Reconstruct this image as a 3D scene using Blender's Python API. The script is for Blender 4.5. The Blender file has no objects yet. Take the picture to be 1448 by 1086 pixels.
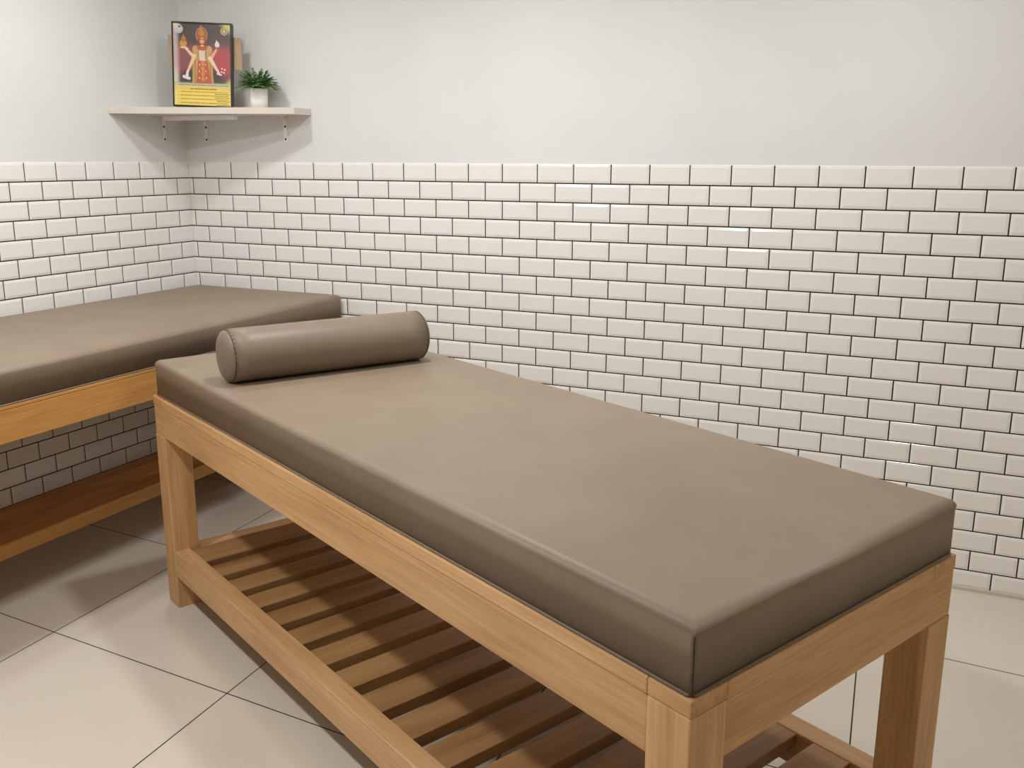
import bpy, bmesh, math, random
from mathutils import Vector, Matrix
random.seed(7)
C = bpy.context.scene.collection
S = bpy.context.scene

# ------------------------------------------------------------------ camera
F_PX, YAW, PITCH, ROLL = 1363.81, 2.0010305, -0.2309351, 0.0032010
CAM = Vector((3.464518, -3.738678, 1.566605))
cd = bpy.data.cameras.new('camera')
cam = bpy.data.objects.new('camera', cd)
C.objects.link(cam)
fw = Vector((math.cos(PITCH) * math.cos(YAW), math.cos(PITCH) * math.sin(YAW), math.sin(PITCH)))
rt = Vector((math.sin(YAW), -math.cos(YAW), 0))
up = rt.cross(fw)
r2 = rt * math.cos(ROLL) + up * math.sin(ROLL)
u2 = up * math.cos(ROLL) - rt * math.sin(ROLL)
M = Matrix((r2, u2, -fw)).transposed().to_4x4()
M.translation = CAM
cam.matrix_world = M
cd.sensor_fit = 'HORIZONTAL'
cd.sensor_width = 36
cd.lens = F_PX / 1448 * 36
cd.clip_start = 0.05
S.camera = cam

# ------------------------------------------------------------------ world, exposure, lamps
w = bpy.data.worlds.new('world')
S.world = w
w.use_nodes = True
w.node_tree.nodes['Background'].inputs[0].default_value = (0.9, 0.92, 1.0, 1)
w.node_tree.nodes['Background'].inputs[1].default_value = 0.05
S.view_settings.view_transform = 'Standard'
S.view_settings.look = 'None'
S.view_settings.exposure = 0.0
S.view_settings.gamma = 1.0
S.view_settings.use_curve_mapping = False
LAMP_COLOR = (1.0, 0.99, 0.975)
CEIL = 2.6
LAMPS = [  # x, y, strength
    (0.75, -1.00, 118),
    (1.95, -1.15, 250),
    (3.30, -0.95, 135),
    (1.06, -2.55, 310),
    (2.10, -3.10, 200),  # unseen lamp added as front fill for the table's sides and bolster
    (4.40, -1.60, 20),
]


# ------------------------------------------------------------------ material helpers
def new_mat(name):
    m = bpy.data.materials.new(name)
    m.use_nodes = True
    nt = m.node_tree
    return m, nt, nt.nodes['Principled BSDF']


def lin(c):
    return tuple(((v / 255) / 12.92 if v / 255 <= 0.04045 else ((v / 255 + 0.055) / 1.055) ** 2.4) for v in c) + (1,)


def plain(name, rgb, rough=0.5, metal=0.0, spec=0.5):
    m, nt, b = new_mat(name)
    b.inputs['Base Color'].default_value = lin(rgb)
    b.inputs['Roughness'].default_value = rough
    b.inputs['Metallic'].default_value = metal
    b.inputs['Specular IOR Level'].default_value = spec
    return m


def noisy(name, c1, c2, scale=6.0, rough=0.5, bump=0.0, bump_scale=120.0, spec=0.5, detail=4.0, stretch=None, bdist=0.002):
    m, nt, b = new_mat(name)
    N, L = nt.nodes, nt.links
    tc = N.new('ShaderNodeTexCoord')
    src = tc.outputs['Object']
    if stretch:
        mp = N.new('ShaderNodeMapping')
        mp.inputs['Scale'].default_value = stretch
        L.new(src, mp.inputs[0])
        src = mp.outputs[0]
    n = N.new('ShaderNodeTexNoise')
    n.inputs['Scale'].default_value = scale
    n.inputs['Detail'].default_value = detail
    L.new(src, n.inputs['Vector'])
    cr = N.new('ShaderNodeValToRGB')
    cr.color_ramp.elements[0].color = lin(c1)
    cr.color_ramp.elements[1].color = lin(c2)
    cr.color_ramp.elements[0].position = 0.3
    cr.color_ramp.elements[1].position = 0.7
    L.new(n.outputs['Fac'], cr.inputs[0])
    L.new(cr.outputs[0], b.inputs['Base Color'])
    b.inputs['Roughness'].default_value = rough
    b.inputs['Specular IOR Level'].default_value = spec
    if bump:
        n2 = N.new('ShaderNodeTexNoise')
        n2.inputs['Scale'].default_value = bump_scale
        n2.inputs['Detail'].default_value = 3
        L.new(tc.outputs['Object'], n2.inputs['Vector'])
        bp = N.new('ShaderNodeBump')
        bp.inputs['Strength'].default_value = bump
        bp.inputs['Distance'].default_value = bdist
        L.new(n2.outputs['Fac'], bp.inputs['Height'])
        L.new(bp.outputs[0], b.inputs['Normal'])
    return m


def wood(name, light, mid, dark, rough=0.5):
    """grain runs along the object's own X axis; each piece gets its own figure"""
    m, nt, b = new_mat(name)
    N, L = nt.nodes, nt.links
    tc = N.new('ShaderNodeTexCoord')
    oi = N.new('ShaderNodeObjectInfo')
    mul = N.new('ShaderNodeMath')
    mul.operation = 'MULTIPLY'
    mul.inputs[1].default_value = 37.0
    L.new(oi.outputs['Random'], mul.inputs[0])
    cmb = N.new('ShaderNodeCombineXYZ')
    for i in range(3):
        L.new(mul.outputs[0], cmb.inputs[i])
    add = N.new('ShaderNodeVectorMath')
    add.operation = 'ADD'
    L.new(tc.outputs['Object'], add.inputs[0])
    L.new(cmb.outputs[0], add.inputs[1])

    def stretched(sx, sy, sz, scale, detail, dist=0.0):
        mp = N.new('ShaderNodeMapping')
        mp.inputs['Scale'].default_value = (sx, sy, sz)
        L.new(add.outputs[0], mp.inputs[0])
        n = N.new('ShaderNodeTexNoise')
        n.inputs['Scale'].default_value = scale
        n.inputs['Detail'].default_value = detail
        n.inputs['Distortion'].default_value = dist
        L.new(mp.outputs[0], n.inputs['Vector'])
        return n.outputs['Fac']
    broad = stretched(0.9, 9, 9, 1.6, 3, 0.6)
    fine = stretched(2.2, 70, 70, 2.0, 4, 0.2)
    cr = N.new('ShaderNodeValToRGB')
    e = cr.color_ramp.elements
    e[0].position, e[0].color = 0.28, lin(dark)
    e[1].position, e[1].color = 0.72, lin(light)
    k = e.new(0.5)
    k.color = lin(mid)
    L.new(broad, cr.inputs[0])
    cr2 = N.new('ShaderNodeValToRGB')
    cr2.color_ramp.elements[0].position = 0.35
    cr2.color_ramp.elements[0].color = (0.80, 0.77, 0.74, 1)
    cr2.color_ramp.elements[1].position = 0.62
    cr2.color_ramp.elements[1].color = (1, 1, 1, 1)
    L.new(fine, cr2.inputs[0])
    mx = N.new('ShaderNodeMix')
    mx.data_type = 'RGBA'
    mx.blend_type = 'MULTIPLY'
    mx.inputs['Factor'].default_value = 0.8
    L.new(cr.outputs[0], mx.inputs['A'])
    L.new(cr2.outputs[0], mx.inputs['B'])
    # a slight difference of tone between boards
    hv = N.new('ShaderNodeHueSaturation')
    mr = N.new('ShaderNodeMapRange')
    mr.inputs['To Min'].default_value = 0.9
    mr.inputs['To Max'].default_value = 1.07
    L.new(oi.outputs['Random'], mr.inputs['Value'])
    L.new(mr.outputs[0], hv.inputs['Value'])
    L.new(mx.outputs['Result'], hv.inputs['Color'])
    L.new(hv.outputs[0], b.inputs['Base Color'])
    b.inputs['Roughness'].default_value = rough
    bp = N.new('ShaderNodeBump')
    bp.inputs['Strength'].default_value = 0.12
    bp.inputs['Distance'].default_value = 0.001
    L.new(fine, bp.inputs['Height'])
    L.new(bp.outputs[0], b.inputs['Normal'])
    return m


M_paint = noisy('wall paint', (229, 231, 232), (233, 235, 236), 3.0, 0.6, 0.05, 60, spec=0.3)
M_far = plain('warm painted wall', (224, 209, 188), 0.7, spec=0.2)
M_ceiling = plain('ceiling paint', (238, 237, 234), 0.7, spec=0.2)
M_tile = noisy('white glazed tile', (242, 241, 238), (245, 244, 242), 2.2, 0.14, 0.12, 9, detail=2, bdist=0.004)
M_grout = plain('dark wall grout', (42, 34, 28), 0.85, spec=0.2)
M_floor = noisy('polished floor tile', (216, 208, 195), (222, 214, 202), 1.6, 0.16, 0.0, spec=0.5)
M_fgrout = plain('floor grout', (62, 50, 38), 0.8, spec=0.2)
M_seal = plain('pale sealant', (206, 198, 184), 0.6)
M_leather = noisy('taupe leatherette', (137, 121, 103), (145, 129, 111), 5.0, 0.47, 0.12, 420, spec=0.4, detail=5, bdist=0.0006)
M_leather2 = noisy('taupe leatherette bolster', (126, 111, 96), (134, 119, 104), 6.0, 0.46, 0.12, 420, spec=0.4, detail=5, bdist=0.0006)
M_seam = plain('dark seam thread', (70, 58, 46), 0.7)
M_stitch = plain('stitch thread', (98, 84, 69), 0.7)
M_piping = plain('taupe piping', (128, 112, 95), 0.5)
M_wood = wood('pale oiled ash', (231, 189, 140), (220, 177, 126), (200, 155, 106))
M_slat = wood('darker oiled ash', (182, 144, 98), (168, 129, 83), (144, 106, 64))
M_wood2 = wood('honey oiled wood', (218, 166, 98), (206, 152, 84), (180, 127, 64))
M_shelf = noisy('whitewashed shelf board', (222, 212, 200), (230, 221, 209), 4.0, 0.5, stretch=(1, 8, 8))
M_white = plain('white enamel steel', (246, 246, 245), 0.35)
M_hole = plain('dark screw', (40, 36, 34), 0.5, 0.6)
M_black = plain('black picture frame', (22, 20, 16), 0.35)
M_card = noisy('brown card', (188, 160, 130), (200, 172, 142), 20, 0.8)
M_pot = plain('white ceramic pot', (240, 240, 238), 0.3)
M_soil = noisy('dark soil', (28, 24, 16), (48, 40, 26), 90, 0.95)
M_ring = plain('lamp rim', (235, 235, 235), 0.4)


# ------------------------------------------------------------------ object helpers
def link(name, me, parent=None, mats=()):
    o = bpy.data.objects.new(name, me)
    C.objects.link(o)
    for m in mats:
        me.materials.append(m)
    if parent:
        o.parent = parent
    return o


def from_bm(name, bm, mats, parent=None, smooth=False):
    me = bpy.data.meshes.new(name)
    bmesh.ops.recalc_face_normals(bm, faces=bm.faces[:])
    if smooth:
        for f in bm.faces:
            f.smooth = True
    bm.to_mesh(me)
    bm.free()
    return link(name, me, parent, mats)


def thing(name, label, cat, loc=(0, 0, 0), rz=0.0, group=None):
    o = bpy.data.objects.new(name, None)
    o.empty_display_size = 0.1
    C.objects.link(o)
    o.location = loc
    o.rotation_euler = (0, 0, rz)
    o['label'] = label
    o['category'] = cat
    if group:
        o['group'] = group
    return o


def box_bm(bm, x0, x1, y0, y1, z0, z1):
    v = [bm.verts.new(p) for p in ((x0, y0, z0), (x1, y0, z0), (x1, y1, z0), (x0, y1, z0),
                                   (x0, y0, z1), (x1, y0, z1), (x1, y1, z1), (x0, y1, z1))]
    fs = []
    for q in ((0, 3, 2, 1), (4, 5, 6, 7), (0, 1, 5, 4), (1, 2, 6, 5), (2, 3, 7, 6), (3, 0, 4, 7)):
        fs.append(bm.faces.new([v[i] for i in q]))
    return v, fs


def add_bevel(o, width, seg=2, angle=40):
    md = o.modifiers.new('bevel', 'BEVEL')
    md.width = width
    md.segments = seg
    md.limit_method = 'ANGLE'
    md.angle_limit = math.radians(angle)
    md.harden_normals = False
    return md


def structure(name, bm, mats):
    o = from_bm(name, bm, mats)
    o['kind'] = 'structure'
    return o


# ------------------------------------------------------------------ room shell
P = 0.077           # tile row pitch
TW = 0.1596         # tile column pitch, big wall
TWL = 0.154         # tile column pitch, left wall
ROWS = 20
GR = 0.0046
RX, RY = 5.0, -5.0  # far ends of the room


def tile(bm, a0, a1, z0, z1, fn):
    """one bevelled glazed tile; fn(a, d, z) -> world point, d = how far it stands off the wall"""
    e1, e2 = 0.0014, 0.0105
    d0, d1, d2 = -0.002, 0.0036, 0.0058
    rings = []
    for e, d in ((0, d0), (0, d1 - 0.0012), (e1, d1), (e2, d2)):
        if a1 - a0 <= 2 * e + 0.002:
            e = max(0.0, (a1 - a0) / 2 - 0.001)
        rings.append([bm.verts.new(fn(a, d, z)) for a, z in
                      ((a0 + e, z0 + e), (a1 - e, z0 + e), (a1 - e, z1 - e), (a0 + e, z1 - e))])
    for r, s in zip(rings, rings[1:]):
        for i in range(4):
            f = bm.faces.new((r[i], r[(i + 1) % 4], s[(i + 1) % 4], s[i]))
            f.material_index = 2
    f = bm.faces.new(rings[-1])
    f.material_index = 2


def tiled_wall(name, length, off, pitch, fn, box):
    bm = bmesh.new()
    _, fs = box_bm(bm, *box)
    # grout bed: a thin sheet just proud of the wall, up to the tile top
    top = ROWS * P
    g = [bm.verts.new(fn(a, 0.0012, z)) for a, z in ((0, 0), (length, 0), (length, top - 0.001), (0, top - 0.001))]
    f = bm.faces.new(g)
    f.material_index = 1
    rnd = random.Random(3)
    for k in range(1, ROWS + 1):
        z1 = top - (k - 1) * P - (0 if k == 1 else GR / 2)
        z0 = top - k * P + GR / 2
        if k == ROWS:
            z0 = 0.010
        o = off + (0 if k % 2 == 1 else pitch / 2)
        o -= math.ceil(o / pitch) * pitch
        a = o
        while a < length:
            a0, a1 = max(a + GR / 2, 0.0022), min(a + pitch - GR / 2, length)
            if a0 < 0.014:
                a0 = 0.0022
            if a1 - a0 > 0.012:
                tile(bm, a0, a1, z0, z1, fn)
            a += pitch
    me = bpy.data.meshes.new(name)
    bm.normal_update()
    bm.to_mesh(me)
    bm.free()
    o = link(name, me, None, (M_paint, M_grout, M_tile))
    o['kind'] = 'structure'
    return o


wall_back = tiled_wall('wall_back', RX, 0.106, TW, lambda a, d, z: (a, -d, z), (-0.12, RX + 0.12, 0, 0.12, 0, CEIL))
wall_left = tiled_wall('wall_left', -RY, 0.0089, TWL, lambda a, d, z: (d, -a, z), (-0.12, 0, RY, 0, 0, CEIL))
for nm, bx in (('wall_right', (RX, RX + 0.12, RY, 0, 0, CEIL)), ('wall_front', (-0.12, RX + 0.12, RY - 0.12, RY, 0, CEIL)),
               ('ceiling', (-0.12, RX + 0.12, RY - 0.12, 0.12, CEIL, CEIL + 0.1))):
    bm = bmesh.new()
    box_bm(bm, *bx)
    structure(nm, bm, (M_ceiling if nm == 'ceiling' else M_far,))
for nm, bx in (('baseboard_back', (0.010, RX, -0.014, -0.003, 0.0, 0.012)), ('baseboard_left', (0.003, 0.014, RY, -0.010, 0.0, 0.012))):
    bm = bmesh.new()
    box_bm(bm, *bx)
    structure(nm, bm, (M_seal,))

# floor: large polished tiles with dark joints
bm = bmesh.new()
box_bm(bm, -0.12, RX + 0.12, RY - 0.12, 0.12, -0.12, -0.0012)
for f in bm.faces:
    f.material_index = 1
KX, KY = -0.057, -0.070    # the joints run a few degrees off the walls
xl = [-1.55, -0.76, 0.030, 0.817, 1.603, 2.48, 3.356, 4.15, 4.94, 5.7]
yl = [-6.3, -5.5, -4.72, -3.95, -3.20, -2.44, -1.675, -0.958, -0.24, 0.50, 1.2]


def cross(xk, yk, sx, sy):
    g = 0.0021
    # x = xk + sx*g + KX*(y+1.675) ; y = yk + sy*g + KY*(x-.817)
    a, c = xk + sx * g, yk + sy * g
    x = (a + KX * (c - KY * 0.817 + 1.675)) / (1 - KX * KY)
    return x, c + KY * (x - 0.817)


YL_RIGHT = [-6.0, -5.2, -4.4, -3.6, -2.8, -2.02, -1.24, -0.400, 0.36, 1.1]
for i in range(len(xl) - 1):
    col = yl if xl[i] < 2.4 else YL_RIGHT
    for j in range(len(col) - 1):
        q = [cross(xl[i], col[j], 1, 1), cross(xl[i + 1], col[j], -1, 1), cross(xl[i + 1], col[j + 1], -1, -1), cross(xl[i], col[j + 1], 1, -1)]
        f = bm.faces.new([bm.verts.new((x, y, 0)) for x, y in q])
        f.material_index = 0
for co, no in (((-0.1, 0, 0), (-1, 0, 0)), ((RX + 0.1, 0, 0), (1, 0, 0)), ((0, 0.1, 0), (0, 1, 0)), ((0, RY - 0.1, 0), (0, -1, 0))):
    top = [f for f in bm.faces if all(abs(v.co.z) < 1e-6 for v in f.verts)]
    gg = set(top)
    for f in top:
        gg.update(f.verts)
        gg.update(f.edges)
    bmesh.ops.bisect_plane(bm, geom=list(gg), plane_co=co, plane_no=no, clear_outer=True)
me = bpy.data.meshes.new('floor')
bm.normal_update()
bm.to_mesh(me)
bm.free()
fl = link('floor', me, None, (M_floor, M_fgrout))
fl['kind'] = 'structure'


# ------------------------------------------------------------------ wooden tables
def beam(name, root, skew, mat, u0, u1, v0, v1, z0, z1, axis='u', bev=0.003):
    """a piece of timber in the table's own frame; its mesh lies along its own X so the grain follows it"""
    cu, cv, cz = (u0 + u1) / 2, (v0 + v1) / 2, (z0 + z1) / 2
    o = None
    def world(u, v, z):
        return Vector((u - v * math.sin(skew), v * math.cos(skew), z))
    ctr = world(cu, cv, cz)
    if axis == 'u':
        R = Matrix.Identity(3)
    elif axis == 'v':
        R = Matrix(((0, -1, 0), (1, 0, 0), (0, 0, 1)))
    else:
        R = Matrix(((0, 0, -1), (0, 1, 0), (1, 0, 0)))
    Ri = R.inverted()
    bm = bmesh.new()
    v, fs = box_bm(bm, u0, u1, v0, v1, z0, z1)
    for q in v:
        q.co = Ri @ (world(*q.co) - ctr)
    bmesh.ops.bevel(bm, geom=bm.edges[:], offset=bev, segments=2, affect='EDGES', profile=0.5)
    o = from_bm(name, bm, (mat,), root)
    o.matrix_local = Matrix.Translation(ctr) @ R.to_4x4()
    return o


def mattress(name, root, skew, corners, z0, z1, mat, rad=0.022, bottom=0.006):
    """padded cushion from four plan corners in the table's own frame, edges rounded, sides a little full"""
    def world(u, v):
        return Vector((u - v * math.sin(skew), v * math.cos(skew)))
    P4 = [world(*c) for c in corners]
    NU, NV, NZ = 40, 16, 6
    bm = bmesh.new()
    v, fs = [], []
    lo = [bm.verts.new((p.x, p.y, z0)) for p in P4]
    hi = [bm.verts.new((p.x, p.y, z1)) for p in P4]
    bm.faces.new(lo[::-1])
    bm.faces.new(hi)
    for i in range(4):
        bm.faces.new((lo[i], lo[(i + 1) % 4], hi[(i + 1) % 4], hi[i]))
    ed = [e for e in bm.edges if e.verts[0].co.z > z1 - 1e-5 and e.verts[1].co.z > z1 - 1e-5]
    vert = [e for e in bm.edges if abs(e.verts[0].co.z - e.verts[1].co.z) > 0.01]
    low = [e for e in bm.edges if e not in ed and e not in vert]
    bmesh.ops.bevel(bm, geom=ed, offset=rad, segments=6, affect='EDGES', profile=0.5)
    vert = [e for e in bm.edges if abs(e.verts[0].co.z - e.verts[1].co.z) > 0.04 and abs((e.verts[0].co - e.verts[1].co).normalized().z) > 0.98]
    bmesh.ops.bevel(bm, geom=vert, offset=0.010, segments=4, affect='EDGES', profile=0.5)
    o = from_bm(name, bm, (mat,), root, smooth=True)
    ws = o.modifiers.new('wn', 'WEIGHTED_NORMAL')
    ws.keep_sharp = False
    return o


def cord(name, pts, r, mat, parent, closed=False, n=8):
    """thin round cord through points"""
    bm = bmesh.new()
    rings = []
    N = len(pts)
    for i, p in enumerate(pts):
        p = Vector(p)
        if closed:
            t = Vector(pts[(i + 1) % N]) - Vector(pts[i - 1])
        else:
            t = Vector(pts[min(i + 1, N - 1)]) - Vector(pts[max(i - 1, 0)])
        t.normalize()
        a = t.cross(Vector((0, 0, 1)))
        if a.length < 1e-3:
            a = t.cross(Vector((0, 1, 0)))
        a.normalize()
        b = t.cross(a)
        rings.append([bm.verts.new(p + r * (math.cos(k * 2 * math.pi / n) * a + math.sin(k * 2 * math.pi / n) * b)) for k in range(n)])
    rng = range(N) if closed else range(N - 1)
    for i in rng:
        r0, r1 = rings[i], rings[(i + 1) % N]
        for k in range(n):
            bm.faces.new((r0[k], r0[(k + 1) % n], r1[(k + 1) % n], r1[k]))
    if not closed:
        bm.faces.new(rings[0][::-1])
        bm.faces.new(rings[-1])
    return from_bm(name, bm, (mat,), parent, smooth=True)


# main table --------------------------------------------------------
BX, BY, BT, BL, BW, ZF, ZM, SK = 0.98958, -1.31968, -0.4727367, 2.4446, 0.8657, 0.764, 0.888, 0.044265
LG = 0.092
main = thing('massage_table', 'long taupe massage table in the foreground with a bolster lying on it', 'massage table', (BX, BY, 0), BT)
B = lambda nm, *a, **k: beam(nm, main, SK, M_wood, *a, **k)
ZC, ZR = 0.733, 0.628          # underside of the top lip, underside of the rails
for (u, v, top) in ((0, 0, ZR), (0, BW - LG, ZR), (BL - LG, 0, ZC), (BL - LG, BW - LG, ZR)):
    B('leg', u, u + LG, v, v + LG, 0, top, axis='z')
B('side_rail', 0, BL - LG, 0.002, 0.045, ZR, ZC)
B('side_rail', 0, BL - 0.045, BW - 0.045, BW, ZR, ZC)
B('end_rail', BL - 0.045, BL - 0.002, LG, BW, ZR, ZC, axis='v')
B('end_rail', 0, 0.045, 0.045, BW - 0.045, ZR, ZC, axis='v')
for (u, v) in ((0, 0), (0, BW - LG), (BL - LG, 0), (BL - LG, BW - LG)):
    B('corner_block', u, u + LG, v, v + LG, ZC, ZF, bev=0.003)
B('top_lip', LG, BL - LG, 0, 0.07, ZC, ZF, bev=0.003)
B('top_lip', LG, BL - LG, BW - 0.07, BW, ZC, ZF, bev=0.003)
B('top_lip', BL - 0.07, BL, LG, BW - LG, ZC, ZF, axis='v', bev=0.003)
B('top_lip', 0, 0.07, LG, BW - LG, ZC, ZF, axis='v', bev=0.003)
B('top_panel', 0.07, BL - 0.07, 0.07, BW - 0.07, ZC + 0.005, ZF - 0.002)
# slatted shelf
SZ0, SZ1 = 0.122, 0.214
B('shelf_rail', LG - 0.006, BL - LG, 0.001, 0.058, SZ0, SZ1)
B('shelf_rail', LG, BL - LG, BW - 0.062, BW - 0.001, SZ0, SZ1)
B('shelf_crossbar', 0.018, 0.078, LG, BW - LG, SZ0, SZ1 - 0.012, axis='v')
B('shelf_crossbar', BL - 0.078, BL - 0.018, LG, BW - LG, SZ0, SZ1 - 0.012, axis='v')
s0 = 0.105
for k in range(16):
    a = s0 if k == 0 else 0.286 + 0.146 * (k - 1)
    e = 0.239 if k == 0 else a + 0.099
    e = min(e, BL - LG)
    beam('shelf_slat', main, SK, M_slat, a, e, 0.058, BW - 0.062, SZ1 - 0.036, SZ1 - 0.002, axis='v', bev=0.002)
mt = mattress('mattress', main, SK, ((0.006, 0.013), (BL - 0.005, 0.006), (BL - 0.006, BW - 0.010), (0.012, BW - 0.008)), ZF, ZM, M_leather)
def bw(u, v, z):
    return (u - v * math.sin(SK), v * math.cos(SK), z)
for (u, v) in ((BL - 0.0065, 0.0075),):
    cord('corner_seam', [bw(u, v, z) for z in (ZF + 0.002, ZF + 0.03, ZF + 0.06, ZM - 0.03, ZM - 0.022)], 0.0015, M_seam, mt)
cord('bottom_piping', [bw(*q, ZF + 0.003) for q in ((0.012, 0.014), (BL - 0.015, 0.006), (BL - 0.005, 0.016), (BL - 0.006, BW - 0.02), (BL - 0.016, BW - 0.010), (0.02, BW - 0.01), (0.01, BW - 0.02), (0.006, 0.024))],
     0.0034, M_piping, mt, closed=True)

# bolster -----------------------------------------------------------
RB = 0.083
def to_world(u, v, z):
    p = Vector(bw(u, v, z))
    return Matrix.Translation((BX, BY, 0)) @ (Matrix.Rotation(BT, 4, 'Z') @ p)
pa, pb = to_world(0.497, 0.074, ZM + RB - 0.002), to_world(0.573, 0.744, ZM + RB - 0.002)
ax = pb - pa
LB = ax.length
mid = (pa + pb) / 2
bol = thing('bolster', 'taupe cylindrical bolster lying across the head of the foreground table', 'bolster', (mid.x, mid.y, ZM + 0.0005), math.atan2(ax.y, ax.x))
prof = [(-LB / 2 - 0.006, 0.0), (-LB / 2 - 0.0055, RB * 0.4), (-LB / 2 - 0.003, RB * 0.75), (-LB / 2 + 0.001, RB * 0.92), (-LB / 2 + 0.006, RB * 0.975),
        (-LB / 2 + 0.014, RB)]
n = 64
def lathe(profile, n, r_flat=None):
    bm = bmesh.new()
    rings = []
    for x, r in profile:
        if r == 0:
            rings.append([bm.verts.new((x, 0, RB))])
        else:
            rings.append([bm.verts.new((x, r * math.cos(2 * math.pi * k / n), max(RB + r * math.sin(2 * math.pi * k / n), 0.0005))) for k in range(n)])
    for r0, r1 in zip(rings, rings[1:]):
        for k in range(n):
            if len(r0) == 1:
                bm.faces.new((r0[0], r1[k], r1[(k + 1) % n]))
            elif len(r1) == 1:
                bm.faces.new((r0[k], r1[0], r0[(k + 1) % n]))
            else:
                bm.faces.new((r0[k], r1[k], r1[(k + 1) % n], r0[(k + 1) % n]))
    return bm
body = [(-LB / 2 + 0.006, RB * 0.978), (-LB / 2 + 0.012, RB * 0.995)] + [(-LB / 2 + 0.012 + (LB - 0.024) * i / 12, RB * (1.0 + 0.004 * math.sin(math.pi * i / 12))) for i in range(13)] + [(LB / 2 - 0.012, RB * 0.995), (LB / 2 - 0.006, RB * 0.978)]
from_bm('cover', lathe(body, n), (M_leather2,), bol, smooth=True)
for sgn in (-1, 1):
    cap = [(sgn * (LB / 2 + 0.016), 0.0), (sgn * (LB / 2 + 0.0152), RB * 0.35), (sgn * (LB / 2 + 0.0128), RB * 0.6), (sgn * (LB / 2 + 0.0075), RB * 0.82), (sgn * (LB / 2 + 0.001), RB * 0.93), (sgn * (LB / 2 - 0.006), RB * 0.974)]
    e = from_bm('end_cap', lathe(cap, n), (M_leather2,), bol, smooth=True)
    ring = [(sgn * (LB / 2 - 0.006), RB * 0.978 * math.cos(t), max(RB + RB * 0.978 * math.sin(t), 0.001)) for t in [2 * math.pi * k / 72 for k in range(72)]]
    cord('seam', ring, 0.0016, M_seam, bol, closed=True, n=6)
    bm = bmesh.new()
    for k in range(34):
        t = 2 * math.pi * (k + 0.5) / 34
        if math.sin(t) < -0.75:
            continue
        c = Vector((sgn * (LB / 2 - 0.010), RB * 0.992 * math.cos(t), RB + RB * 0.992 * math.sin(t)))
        bmesh.ops.create_cube(bm, size=1, matrix=Matrix.Translation(c) @ Matrix.Rotation(t, 4, 'X') @ Matrix.Diagonal((0.006, 0.0018, 0.0018, 1)))
    from_bm('stitching', bm, (M_stitch,), bol)

# second table, along the left wall ---------------------------------
BX2, L2, W2 = 0.018, 2.45, 0.868
bench = thing('massage_table', 'taupe massage table pushed into the corner against the left tiled wall', 'massage table', (BX2 + W2, -0.016 - L2, 0), math.pi / 2)
# own frame: u runs towards the corner, v towards the left wall
D = lambda nm, *a, **k: beam(nm, bench, 0.0, M_wood2, *a, **k)
ZF2, ZM2 = 0.826, 0.944
for (u, v) in ((0, 0.006), (0, W2 - LG - 0.006), (L2 - LG, 0.006), (L2 - LG, W2 - LG - 0.006)):
    D('leg', u, u + LG, v, v + LG, 0, ZF2 - 0.115, axis='z')
D('side_rail', 0, L2, 0.0, 0.045, ZF2 - 0.115, ZF2 - 0.012)
D('side_rail', 0, L2, W2 - 0.045, W2, ZF2 - 0.115, ZF2 - 0.012)
D('end_rail', 0, 0.045, 0.045, W2 - 0.045, ZF2 - 0.115, ZF2 - 0.012, axis='v')
D('end_rail', L2 - 0.045, L2, 0.045, W2 - 0.045, ZF2 - 0.115, ZF2 - 0.012, axis='v')
D('top_panel', 0, L2, 0, W2, ZF2 - 0.0115, ZF2, bev=0.002)
# low shelf of long boards, carried by a crossbar at each end
XS0, XS1, ZS = 0.243, 0.566, 0.256
vs = lambda xx: BX2 + W2 - xx
for uu in (0.016, L2 - 0.076):
    D('shelf_crossbar', uu, uu + 0.06, LG, W2 - LG, ZS - 0.085, ZS - 0.032, axis='v')
D('shelf_rail', 0.02, L2 - 0.02, vs(XS1), vs(XS1 - 0.03), ZS - 0.056, ZS)
wb = (XS1 - 0.03 - XS0) / 3
for k in range(3):
    a = XS0 + wb * k
    D('shelf_board', 0.02, L2 - 0.02, vs(a + wb - 0.006), vs(a), ZS - 0.032, ZS - 0.004, bev=0.002)
mt2 = mattress('mattress', bench, 0.0, ((0.0, 0.004), (L2 - 0.002, 0.004), (L2 - 0.002, W2 - 0.004), (0.0, W2 - 0.004)), ZF2, ZM2, M_leather, rad=0.026)
cord('bottom_piping', [(q[0], q[1], ZF2 + 0.003) for q in ((0.004, 0.010), (0.010, 0.003), (L2 - 0.012, 0.003), (L2 - 0.002, 0.012), (L2 - 0.002, W2 - 0.012), (L2 - 0.012, W2 - 0.004), (0.012, W2 - 0.004), (0.002, W2 - 0.012))],
     0.003, M_piping, mt2, closed=True)

# ------------------------------------------------------------------ corner shelf
ZS0, ZS1 = 1.749, 1.777
shelf = thing('corner_shelf', 'whitewashed triangular corner shelf on white brackets above the tiles', 'shelf', (0, 0, ZS0))
bm = bmesh.new()
SP = [(0.001, -0.001), (0.001, -0.471), (0.010, -0.4675), (0.745, -0.125), (0.744, -0.001)]
lo = [bm.verts.new((x, y, 0)) for x, y in SP]
hi = [bm.verts.new((x, y, ZS1 - ZS0)) for x, y in SP]
bm.faces.new(lo[::-1])
bm.faces.new(hi)
for i in range(5):
    bm.faces.new((lo[i], lo[(i + 1) % 5], hi[(i + 1) % 5], hi[i]))
board = from_bm('board', bm, (M_shelf,), shelf)
add_bevel(board, 0.0012, 2)


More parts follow.
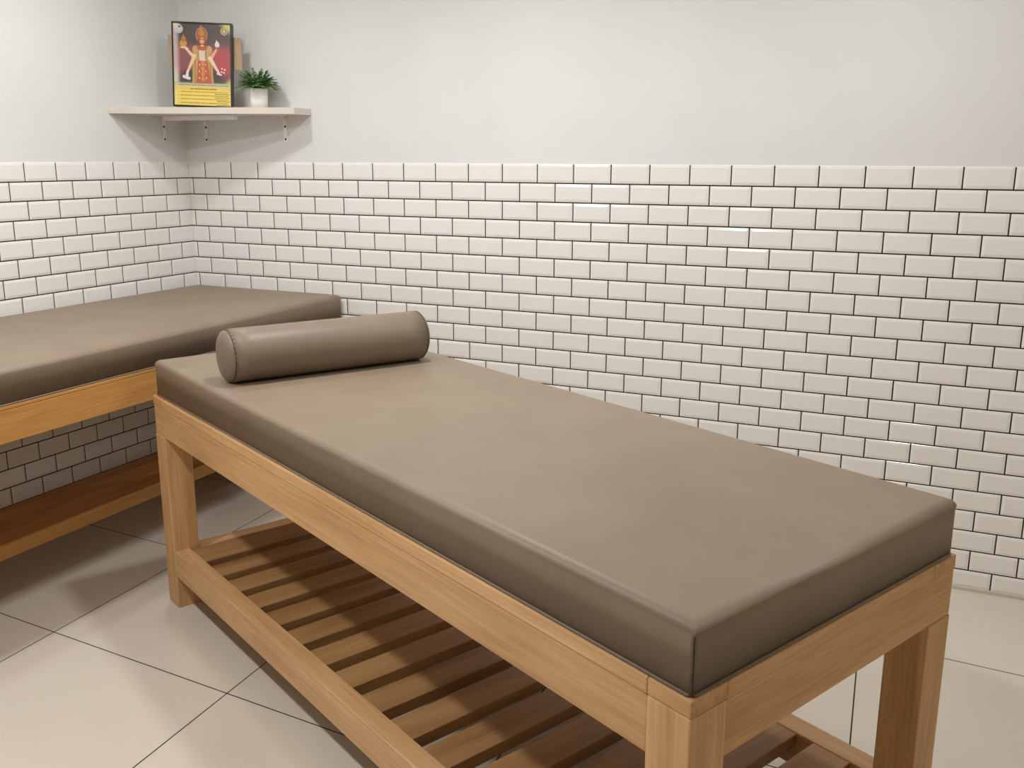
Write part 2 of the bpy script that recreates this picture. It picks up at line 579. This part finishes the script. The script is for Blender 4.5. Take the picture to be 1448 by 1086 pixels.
def bracket(base, along, arm):
    """steel angle bracket: upright on the wall, arm under the board; base = wall point at the board's underside"""
    bx, by = base
    nx, ny = arm           # out of the wall
    tx, ty = along
    wd, th, hh = 0.011, 0.003, 0.118
    bm = bmesh.new()
    def slab(n0, n1, z0, z1):
        vs_ = [bm.verts.new((bx + nx * a + tx * t, by + ny * a + ty * t, z)) for z in (z0, z1) for a, t in ((n0, -wd), (n1, -wd), (n1, wd), (n0, wd))]
        for q in ((0, 3, 2, 1), (4, 5, 6, 7), (0, 1, 5, 4), (1, 2, 6, 5), (2, 3, 7, 6), (3, 0, 4, 7)):
            bm.faces.new([vs_[i] for i in q])
    slab(0.0005, th, -hh, 0)
    slab(th, 0.10, -th, 0)
    # inner fold
    vv = [bm.verts.new((bx + nx * a + tx * t, by + ny * a + ty * t, z)) for t in (-0.003, 0.003) for a, z in ((th, -0.03), (0.03, -th), (th, -th))]
    for q in ((0, 1, 2), (3, 5, 4), (0, 3, 4, 1), (1, 4, 5, 2), (0, 2, 5, 3)):
        bm.faces.new([vv[i] for i in q])
    o = from_bm('bracket', bm, (M_white,), shelf)
    for z in (-0.048, -0.105):
        sb = bmesh.new()
        q = Vector((nx, ny, 0)).to_track_quat('Z', 'Y').to_matrix().to_4x4()
        c = Vector((bx + nx * (th + 0.0008), by + ny * (th + 0.0008), z))
        bmesh.ops.create_cone(sb, cap_ends=True, segments=14, radius1=0.0052, radius2=0.004, depth=0.0022, matrix=Matrix.Translation(c) @ q)
        from_bm('screw', sb, (M_hole,), o)


bracket((0.129, 0.0), (1, 0), (0, -1))
bracket((0.597, 0.0), (1, 0), (0, -1))
bracket((0.0, -0.145), (0, 1), (1, 0))
bm = bmesh.new()
box_bm(bm, 0.045, 0.47, -0.200, -0.172, -0.022, -0.0005)
st = from_bm('support_strip', bm, (M_white,), shelf)
add_bevel(st, 0.002, 2)

# ------------------------------------------------------------------ framed print on the shelf
FWD, FHT = 0.266, 0.364       # outer size of the frame
frame_dir = Vector((0.907, 0.421, 0)).normalized()
frame_rz = math.atan2(frame_dir.y, frame_dir.x)
pic = thing('framed_print', 'black framed print of a crowned four-armed figure leaning on the corner shelf', 'picture', (0.3005, -0.199, ZS1), frame_rz)
LEAN = math.radians(-3.0)
ROLLP = math.radians(2.0)
PM = Matrix.Rotation(LEAN, 4, 'X') @ Matrix.Rotation(ROLLP, 4, 'Y')
lift = 0.0052
def pw(x, y, z):
    return PM @ Vector((x, y, z + lift))
bm = bmesh.new()
fd = 0.034
bw_ = 0.006
for (x0, x1, z0, z1) in ((-FWD / 2, -FWD / 2 + bw_, 0, FHT), (FWD / 2 - bw_, FWD / 2, 0, FHT), (-FWD / 2 + bw_, FWD / 2 - bw_, FHT - bw_, FHT), (-FWD / 2 + bw_, FWD / 2 - bw_, 0, bw_)):
    box_bm(bm, x0, x1, -fd / 2, fd / 2, z0, z1)
for v in bm.verts:
    v.co = pw(*v.co)
from_bm('frame', bm, (M_black,), pic)
bm = bmesh.new()
box_bm(bm, -FWD / 2 + bw_, FWD / 2 - bw_, -fd / 2 + 0.005, fd / 2 - 0.002, bw_, FHT - bw_)
for v in bm.verts:
    v.co = pw(*v.co)
from_bm('back_board', bm, (M_card,), pic)
bm = bmesh.new()
box_bm(bm, -FWD / 2 - 0.028, FWD / 2 + 0.032, fd / 2 + 0.001, fd / 2 + 0.004, 0.17, 0.31)
for v in bm.verts:
    if v.co.z < 0.2:
        v.co.x += 0.006
    v.co = pw(*v.co)
ct = from_bm('card_backing', bm, (M_card,), pic)
ct['label'] = 'brown card sticking out behind the frame'


# the print itself: painted point by point from simple shapes, in the photograph's own layout (u right, v down, millimetres-free units)
def sm(d, w):
    t = max(0.0, min(1.0, 0.5 - d / w))
    return t * t * (3 - 2 * t)


def ell(x, y, cx, cy, rx, ry):
    return (math.hypot((x - cx) / rx, (y - cy) / ry) - 1) * min(rx, ry)


def cap(x, y, ax, ay, bx, by, r0, r1):
    dx, dy = bx - ax, by - ay
    t = max(0.0, min(1.0, ((x - ax) * dx + (y - ay) * dy) / (dx * dx + dy * dy)))
    return math.hypot(x - ax - t * dx, y - ay - t * dy) - (r0 + (r1 - r0) * t)


def trap(x, y, y0, y1, l0, r0, l1, r1):
    t = max(0.0, min(1.0, (y - y0) / (y1 - y0)))
    l, r = l0 + (l1 - l0) * t, r0 + (r1 - r0) * t
    return max(l - x, x - r, y0 - y, y - y1)


def mixc(a, b, t):
    return tuple(p + (q - p) * t for p, q in zip(a, b))


rp = random.Random(11)
WORDS = []      # the unreadable lines of small writing, as rows of dashes
def row(y, x0, x1, h, col):
    x = x0
    while x < x1:
        l = rp.uniform(0.8, 4.2)
        WORDS.append((x, min(x + l, x1), y, h, col))
        x += l + rp.uniform(0.25, 0.8)
BR = (120, 88, 26)
row(121.0, 251, 323, 0.85, (96, 108, 104))
row(126.6, 268, 306, 0.75, (88, 62, 22))
for i, y in enumerate((131.0, 136.2, 141.6, 147.2)):
    row(y, 249.6, 251.2, 0.5, BR)
    row(y, 254, 322, 0.62, BR)
    row(y + 2.6, (303, 303, 306, 305)[i], 324, 0.6, (70, 54, 24))


def paint(x, y):
    """colour of the print at photograph-frame point (x 245..326.5, y 31.5..150)"""
    c = (84, 74, 72)
    c = mixc(c, (166, 80, 84), sm(abs(y - 86) - 22, 22))
    c = mixc(c, (120, 92, 98), sm(ell(x, y, 262, 84, 10, 22), 14) * 0.6)
    c = mixc(c, (190, 70, 78), sm(ell(x, y, 314, 88, 10, 18), 12) * 0.7)
    c = mixc(c, (78, 66, 64), sm(ell(x, y, 268, 108, 12, 9), 10))
    c = mixc(c, (80, 66, 66), sm(ell(x, y, 306, 107, 9, 9), 10))
    c = mixc(c, (200, 182, 182), sm(x - 252, 8))
    c = mixc(c, (214, 210, 186), sm(x - 251, 8) * sm(44 - y, -12) if False else sm(x - 250, 8) * (1 - sm(y - 98, 20)))
    c = mixc(c, (226, 220, 196), sm(x - 254, 8) * sm(y - 40, 16))
    c = mixc(c, (206, 208, 122), sm((326 - x) + (y - 31) - 14, 14))
    c = mixc(c, (232, 178, 86), sm(-((x - 310) + (y - 118)) + 8, 12) * sm(abs(y - 112) - 10, 8))
    c = mixc(c, (176, 182, 140), sm(117.5 - y, 4))
    # shawl and robe
    c = mixc(c, (196, 156, 96), sm(trap(x, y, 64, 119, 273, 299, 271, 302), 1.2))
    c = mixc(c, (150, 112, 66), sm(abs(x - 275.5) - 0.5, 1.2) * sm(abs(y - 95) - 24, 3))
    c = mixc(c, (150, 112, 66), sm(abs(x - 297.8) - 0.5, 1.2) * sm(abs(y - 95) - 24, 3))
    c = mixc(c, (200, 158, 110), sm(ell(x, y, 277, 69, 5, 6), 1.5))
    c = mixc(c, (200, 158, 110), sm(ell(x, y, 295.5, 69, 5, 6), 1.5))
    c = mixc(c, (190, 98, 68), sm(trap(x, y, 84, 118, 280, 293, 277, 299), 1.6))
    c = mixc(c, (212, 140, 84), sm(abs(x - 286.6) - 2.0 - 0.8 * math.sin(y * 0.8), 1.4) * sm(abs(y - 100) - 15, 3))
    for (px, py) in ((281.5, 100.5), (290.5, 100.2), (281.5, 110.5), (291.5, 110), (282, 91), (290.5, 91)):
        c = mixc(c, (244, 206, 158), sm(ell(x, y, px, py, 0.9, 1.2), 0.9))
    # chest, necklace
    c = mixc(c, (218, 206, 184), sm(trap(x, y, 69, 85, 281, 292, 282, 291), 1.2))
    c = mixc(c, (190, 132, 70), sm(abs(x - 280.4) - 0.7, 1) * sm(abs(y - 75) - 9, 1.5))
    c = mixc(c, (178, 110, 70), sm(abs(x - 291.0) - 0.9, 1) * sm(abs(y - 74) - 9, 1.5))
    c = mixc(c, (186, 96, 66), sm(ell(x, y, 286, 66, 7.5, 4.2), 1.5))
    # arms
    for (a, b_, r0, r1, col) in (((274, 80), (263, 68), 2.7, 1.6, (232, 196, 176)), ((298, 82), (306.5, 68), 2.6, 1.6, (226, 170, 150)),
                                 ((275, 78), (265, 101), 2.7, 1.6, (226, 204, 158)), ((297, 81), (309.5, 102), 2.9, 1.6, (234, 208, 176))):
        c = mixc(c, col, sm(cap(x, y, *a, *b_, r0, r1), 1.0))
    c = mixc(c, (236, 206, 186), sm(ell(x, y, 264, 68.5, 2.6, 1.8), 1))
    # pot in one hand, shell in another, leaf and flowers below
    c = mixc(c, (206, 150, 76), sm(ell(x, y, 259.2, 60.5, 5.2, 5.4), 1))
    c = mixc(c, (186, 116, 54), sm(ell(x, y, 259.6, 54.5, 3.6, 4.2), 1))
    c = mixc(c, (196, 132, 70), sm(cap(x, y, 259.4, 52, 259.2, 47.5, 1.5, 0.4), 0.8))
    c = mixc(c, (238, 202, 150), sm(ell(x, y, 259.4, 66.4, 5.2, 1.6), 1))
    c = mixc(c, (226, 222, 216), sm(ell(x, y, 307.6, 61, 3.3, 4.6), 1))
    c = mixc(c, (226, 222, 216), sm(cap(x, y, 307, 57, 306.6, 54.6, 1.2, 0.4), 0.7))
    c = mixc(c, (180, 96, 62), sm(cap(x, y, 308, 66, 309, 72, 1.9, 0.9), 0.8))
    c = mixc(c, (234, 226, 218), sm(cap(x, y, 264.6, 101, 263.8, 107, 1.6, 2.2), 0.8))
    c = mixc(c, (230, 222, 216), sm(cap(x, y, 259.5, 109, 266.5, 111.3, 2.4, 2.3), 0.8))
    c = mixc(c, (236, 200, 188), sm(cap(x, y, 308, 103, 312.5, 104.8, 1.8, 1.4), 0.8))
    for (px, py) in ((314, 95.5), (318, 97), (316.8, 101.5), (313.5, 100.5)):
        c = mixc(c, (244, 206, 204), sm(ell(x, y, px, py, 1.3, 1.3), 0.9))
    # head: halo, tall crown, face
    c = mixc(c, (206, 160, 120), sm(abs(ell(x, y, 285.6, 47.5, 8.0, 10.6)) - 0.5, 0.9) * 0.9)
    c = mixc(c, (176, 100, 52), sm(ell(x, y, 285.6, 47.5, 7.2, 8.6), 1))
    c = mixc(c, (198, 132, 70), sm(ell(x, y, 285.4, 44, 4.2, 5.2), 2.5))
    c = mixc(c, (196, 126, 66), sm(cap(x, y, 285, 40, 284.6, 34, 2.6, 0.9), 0.9))
    c = mixc(c, (148, 72, 44), sm(ell(x, y, 285.6, 57.5, 6.2, 4.5), 1.2))
    c = mixc(c, (226, 176, 130), sm(ell(x, y, 286, 56.2, 3.3, 4.8), 0.9))
    c = mixc(c, (112, 62, 40), sm(max(abs(y - 54.2) - 0.6, abs(x - 286) - 3.4), 0.8) * 0.8)
    c = mixc(c, (166, 84, 66), sm(ell(x, y, 286.2, 59, 1.2, 0.45), 0.5))
    c = mixc(c, (240, 214, 180), sm(ell(x, y, 286.2, 63.2, 2.2, 1.1), 0.7))
    # two round emblems in the top corners
    c = mixc(c, (214, 206, 210), sm(ell(x, y, 253.6, 39.8, 5.4, 6.2), 0.9))
    c = mixc(c, (150, 136, 142), sm(abs(ell(x, y, 253.6, 40.5, 3.0, 3.6)) - 0.4, 0.7) * 0.6)
    c = mixc(c, (92, 84, 86), sm(ell(x, y, 254.2, 36.4, 1.6, 1.3), 0.7))
    c = mixc(c, (208, 186, 148), sm(ell(x, y, 317.6, 41.4, 4.9, 5.6), 0.9))
    c = mixc(c, (150, 112, 78), sm(abs(ell(x, y, 317.6, 41.4, 2.9, 3.4)) - 0.7, 0.8))
    # yellow text panel
    c = mixc(c, (204, 206, 168), sm(119 - y, 1.6) * sm(y - 124, 2))
    c = mixc(c, (238, 214, 108), sm(123.6 - y, 1.2))
    c = mixc(c, (240, 224, 150), sm(123.6 - y, 1.2) * sm(x - 251, 8) * 0.8)
    c = mixc(c, (236, 196, 92), sm(123.6 - y, 1.0) * sm(y - 128.5, 1) * 0.7)
    for (x0, x1, wy, h, col) in WORDS:
        if abs(y - wy) < 2:
            c = mixc(c, col, 0.85 * sm(max(x0 - x, x - x1, abs(y - wy) - h * (0.75 + 0.25 * math.sin(x * 5.1))), 0.7))
    return c


NXP, NYP = 150, 216
me = bpy.data.meshes.new('print')
vs_, cols, faces = [], [], []
for j in range(NYP + 1):
    for i in range(NXP + 1):
        a, b_ = i / NXP, j / NYP
        vs_.append(pw(-FWD / 2 + bw_ + (FWD - 2 * bw_) * a, -fd / 2 + 0.004, FHT - bw_ - (FHT - 2 * bw_) * b_))
        cols.append(lin(paint(245 + 81.5 * a, 31.5 + 119.5 * b_)))
for j in range(NYP):
    for i in range(NXP):
        q = j * (NXP + 1) + i
        faces.append((q, q + NXP + 1, q + NXP + 2, q + 1))
me.from_pydata(vs_, [], faces)
ca = me.color_attributes.new('ink', 'FLOAT_COLOR', 'POINT')
for k, cc in enumerate(cols):
    ca.data[k].color = cc
m, nt, b = new_mat('printed paper')
at = nt.nodes.new('ShaderNodeAttribute')
at.attribute_name = 'ink'
nt.links.new(at.outputs['Color'], b.inputs['Base Color'])
b.inputs['Roughness'].default_value = 0.3
link('print', me, pic, (m,))

# ------------------------------------------------------------------ potted plant
plant = thing('potted_plant', 'small bushy green plant in a white pot beside the framed print', 'potted plant', (0.547, -0.118, ZS1))
def rsq(r, t, k=4.0):
    c, s = math.cos(t), math.sin(t)
    q = (abs(c) ** k + abs(s) ** k) ** (-1 / k)
    return r * q * c, r * q * s
bm = bmesh.new()
prof = [(0.0, 0.0), (0.030, 0.0), (0.0375, 0.004), (0.040, 0.03), (0.0415, 0.078), (0.0420, 0.083), (0.0405, 0.085), (0.038, 0.083), (0.037, 0.068), (0.0, 0.066)]
rings = []
nn = 40
for r, z in prof:
    if r == 0:
        rings.append([bm.verts.new((0, 0, z))])
    else:
        rings.append([bm.verts.new((*rsq(r, 2 * math.pi * k / nn, 2.8), z)) for k in range(nn)])
for r0, r1 in zip(rings, rings[1:]):
    for k in range(nn):
        if len(r0) == 1:
            bm.faces.new((r0[0], r1[(k + 1) % nn], r1[k]))
        elif len(r1) == 1:
            bm.faces.new((r0[k], r0[(k + 1) % nn], r1[0]))
        else:
            bm.faces.new((r0[k], r0[(k + 1) % nn], r1[(k + 1) % nn], r1[k]))
pot = from_bm('pot', bm, (M_pot,), plant, smooth=True)
pot.rotation_euler = (0, 0, math.radians(40))
bm = bmesh.new()
bmesh.ops.create_cone(bm, cap_ends=True, segments=24, radius1=0.033, radius2=0.035, depth=0.012, matrix=Matrix.Translation((0, 0, 0.073)))
from_bm('soil', bm, (M_soil,), plant)
m, nt, b = new_mat('leaf green')
oi = nt.nodes.new('ShaderNodeAttribute')
oi.attribute_name = 'tone'
cr = nt.nodes.new('ShaderNodeValToRGB')
cr.color_ramp.elements[0].color = lin((52, 92, 34))
cr.color_ramp.elements[1].color = lin((166, 194, 126))
k = cr.color_ramp.elements.new(0.6)
k.color = lin((100, 146, 68))
nt.links.new(oi.outputs['Fac'], cr.inputs[0])
nt.links.new(cr.outputs[0], b.inputs['Base Color'])
b.inputs['Roughness'].default_value = 0.45
b.inputs['Subsurface Weight'].default_value = 0.0
rl = random.Random(5)
LV, LF, LT = [], [], []


def leaf(p, d, upv, ln, wd, tone):
    side = d.cross(upv)
    if side.length < 1e-4:
        side = d.cross(Vector((1, 0, 0)))
    side.normalize()
    nrm = side.cross(d).normalized()
    b0 = len(LV)
    for t, wf in ((0, 0.25), (0.35, 1.0), (0.7, 0.75), (1.0, 0.0)):
        ctr = p + d * ln * t - Vector((0, 0, 1)) * ln * 0.12 * t * t
        if wf == 0:
            LV.append(ctr)
            LT.append(tone)
        else:
            for sg in (-1, 0, 1):
                LV.append(ctr + side * sg * wd / 2 * wf + nrm * (abs(sg) * wd * 0.18 * wf))
                LT.append(tone)
    for r in (0, 3):
        for c_ in (0, 1):
            LF.append((b0 + r + c_, b0 + r + c_ + 1, b0 + r + c_ + 4, b0 + r + c_ + 3))
    for c_ in (0, 1):
        LF.append((b0 + 6 + c_, b0 + 7 + c_, b0 + 9))


NS = 84
for i in range(NS):
    f = (i + 0.5) / NS
    el = math.radians(4 + 84 * (1 - f ** 0.75) if False else 88 - 82 * math.sqrt(f))
    az = i * 2.39996
    d = Vector((math.cos(az) * math.cos(el), math.sin(az) * math.cos(el), math.sin(el)))
    ln = rl.uniform(0.056, 0.070) * (1.0 + 0.26 * math.sin(el))
    p0 = Vector((math.cos(az) * 0.014, math.sin(az) * 0.014, 0.079))
    tone = rl.uniform(0.1, 0.75)
    pts = []
    for s_ in range(7):
        t = s_ / 6
        pts.append(p0 + d * ln * t + Vector((0, 0, 1)) * (0.009 * math.sin(math.pi * t) - 0.003 * t * t))
    for s_ in range(1, 7):
        dd = (pts[s_] - pts[s_ - 1]).normalized()
        sd = dd.cross(Vector((0, 0, 1)))
        if sd.length < 1e-3:
            sd = Vector((1, 0, 0))
        sd.normalize()
        for sg in (-1, 1):
            dv = (dd * 0.75 + sd * sg * rl.uniform(0.5, 0.9) + Vector((0, 0, rl.uniform(-0.15, 0.25)))).normalized()
            leaf(pts[s_], dv, Vector((0, 0, 1)), rl.uniform(0.017, 0.025), rl.uniform(0.0065, 0.0095), max(0, min(1, tone + rl.uniform(-0.2, 0.3) + (0.15 if s_ > 4 else -0.1))))
    leaf(pts[-1], (pts[-1] - pts[-2]).normalized(), Vector((0, 0, 1)), 0.022, 0.006, min(1, tone + 0.2))
    # the stem
    b0 = len(LV)
    for q in pts:
        for a in range(3):
            LV.append(q + 0.0009 * Vector((math.cos(a * 2.1), math.sin(a * 2.1), 0.2)))
            LT.append(0.15)
    for s_ in range(6):
        for a in range(3):
            LF.append((b0 + s_ * 3 + a, b0 + s_ * 3 + (a + 1) % 3, b0 + s_ * 3 + 3 + (a + 1) % 3, b0 + s_ * 3 + 3 + a))
me = bpy.data.meshes.new('foliage')
me.from_pydata(LV, [], LF)
ta = me.attributes.new('tone', 'FLOAT', 'POINT')
for k_, v in enumerate(LT):
    ta.data[k_].value = v
link('foliage', me, plant, (m,))

# ------------------------------------------------------------------ ceiling lamps
WHERE = ['above the head of the left table', 'above the middle of the foreground table', 'above the gap between foreground table and back wall',
         'above the left side of the open floor', 'added as unseen front fill above the near side of the foreground table', 'nearest the right wall']
for (x, y, s), wh in zip(LAMPS, WHERE):
    t = thing('ceiling_light', 'round white recessed ceiling light ' + wh, 'ceiling light', (x, y, CEIL), 0, 'round ceiling lights')
    bm = bmesh.new()
    nn = 40
    R_ = [(0.085, -0.0005), (0.102, -0.0005), (0.100, -0.008), (0.086, -0.010), (0.085, -0.0005)]
    rr = [[bm.verts.new((r * math.cos(2 * math.pi * k / nn), r * math.sin(2 * math.pi * k / nn), z)) for k in range(nn)] for r, z in R_[:-1]]
    for a in range(4):
        r0, r1 = rr[a], rr[(a + 1) % 4]
        for k in range(nn):
            bm.faces.new((r0[k], r0[(k + 1) % nn], r1[(k + 1) % nn], r1[k]))
    from_bm('rim', bm, (M_ring,), t, smooth=False)
    m, nt, b = new_mat('lamp diffuser')
    b.inputs['Base Color'].default_value = (0.9, 0.9, 0.9, 1)
    b.inputs['Emission Color'].default_value = (*LAMP_COLOR, 1)
    b.inputs['Emission Strength'].default_value = s
    bm = bmesh.new()
    bmesh.ops.create_circle(bm, cap_ends=True, segments=40, radius=0.0845, matrix=Matrix.Translation((0, 0, -0.006)))
    me = bpy.data.meshes.new('diffuser')
    for f in bm.faces:
        if f.normal.z > 0:
            f.normal_flip()
    bm.to_mesh(me)
    bm.free()
    link('diffuser', me, t, (m,))
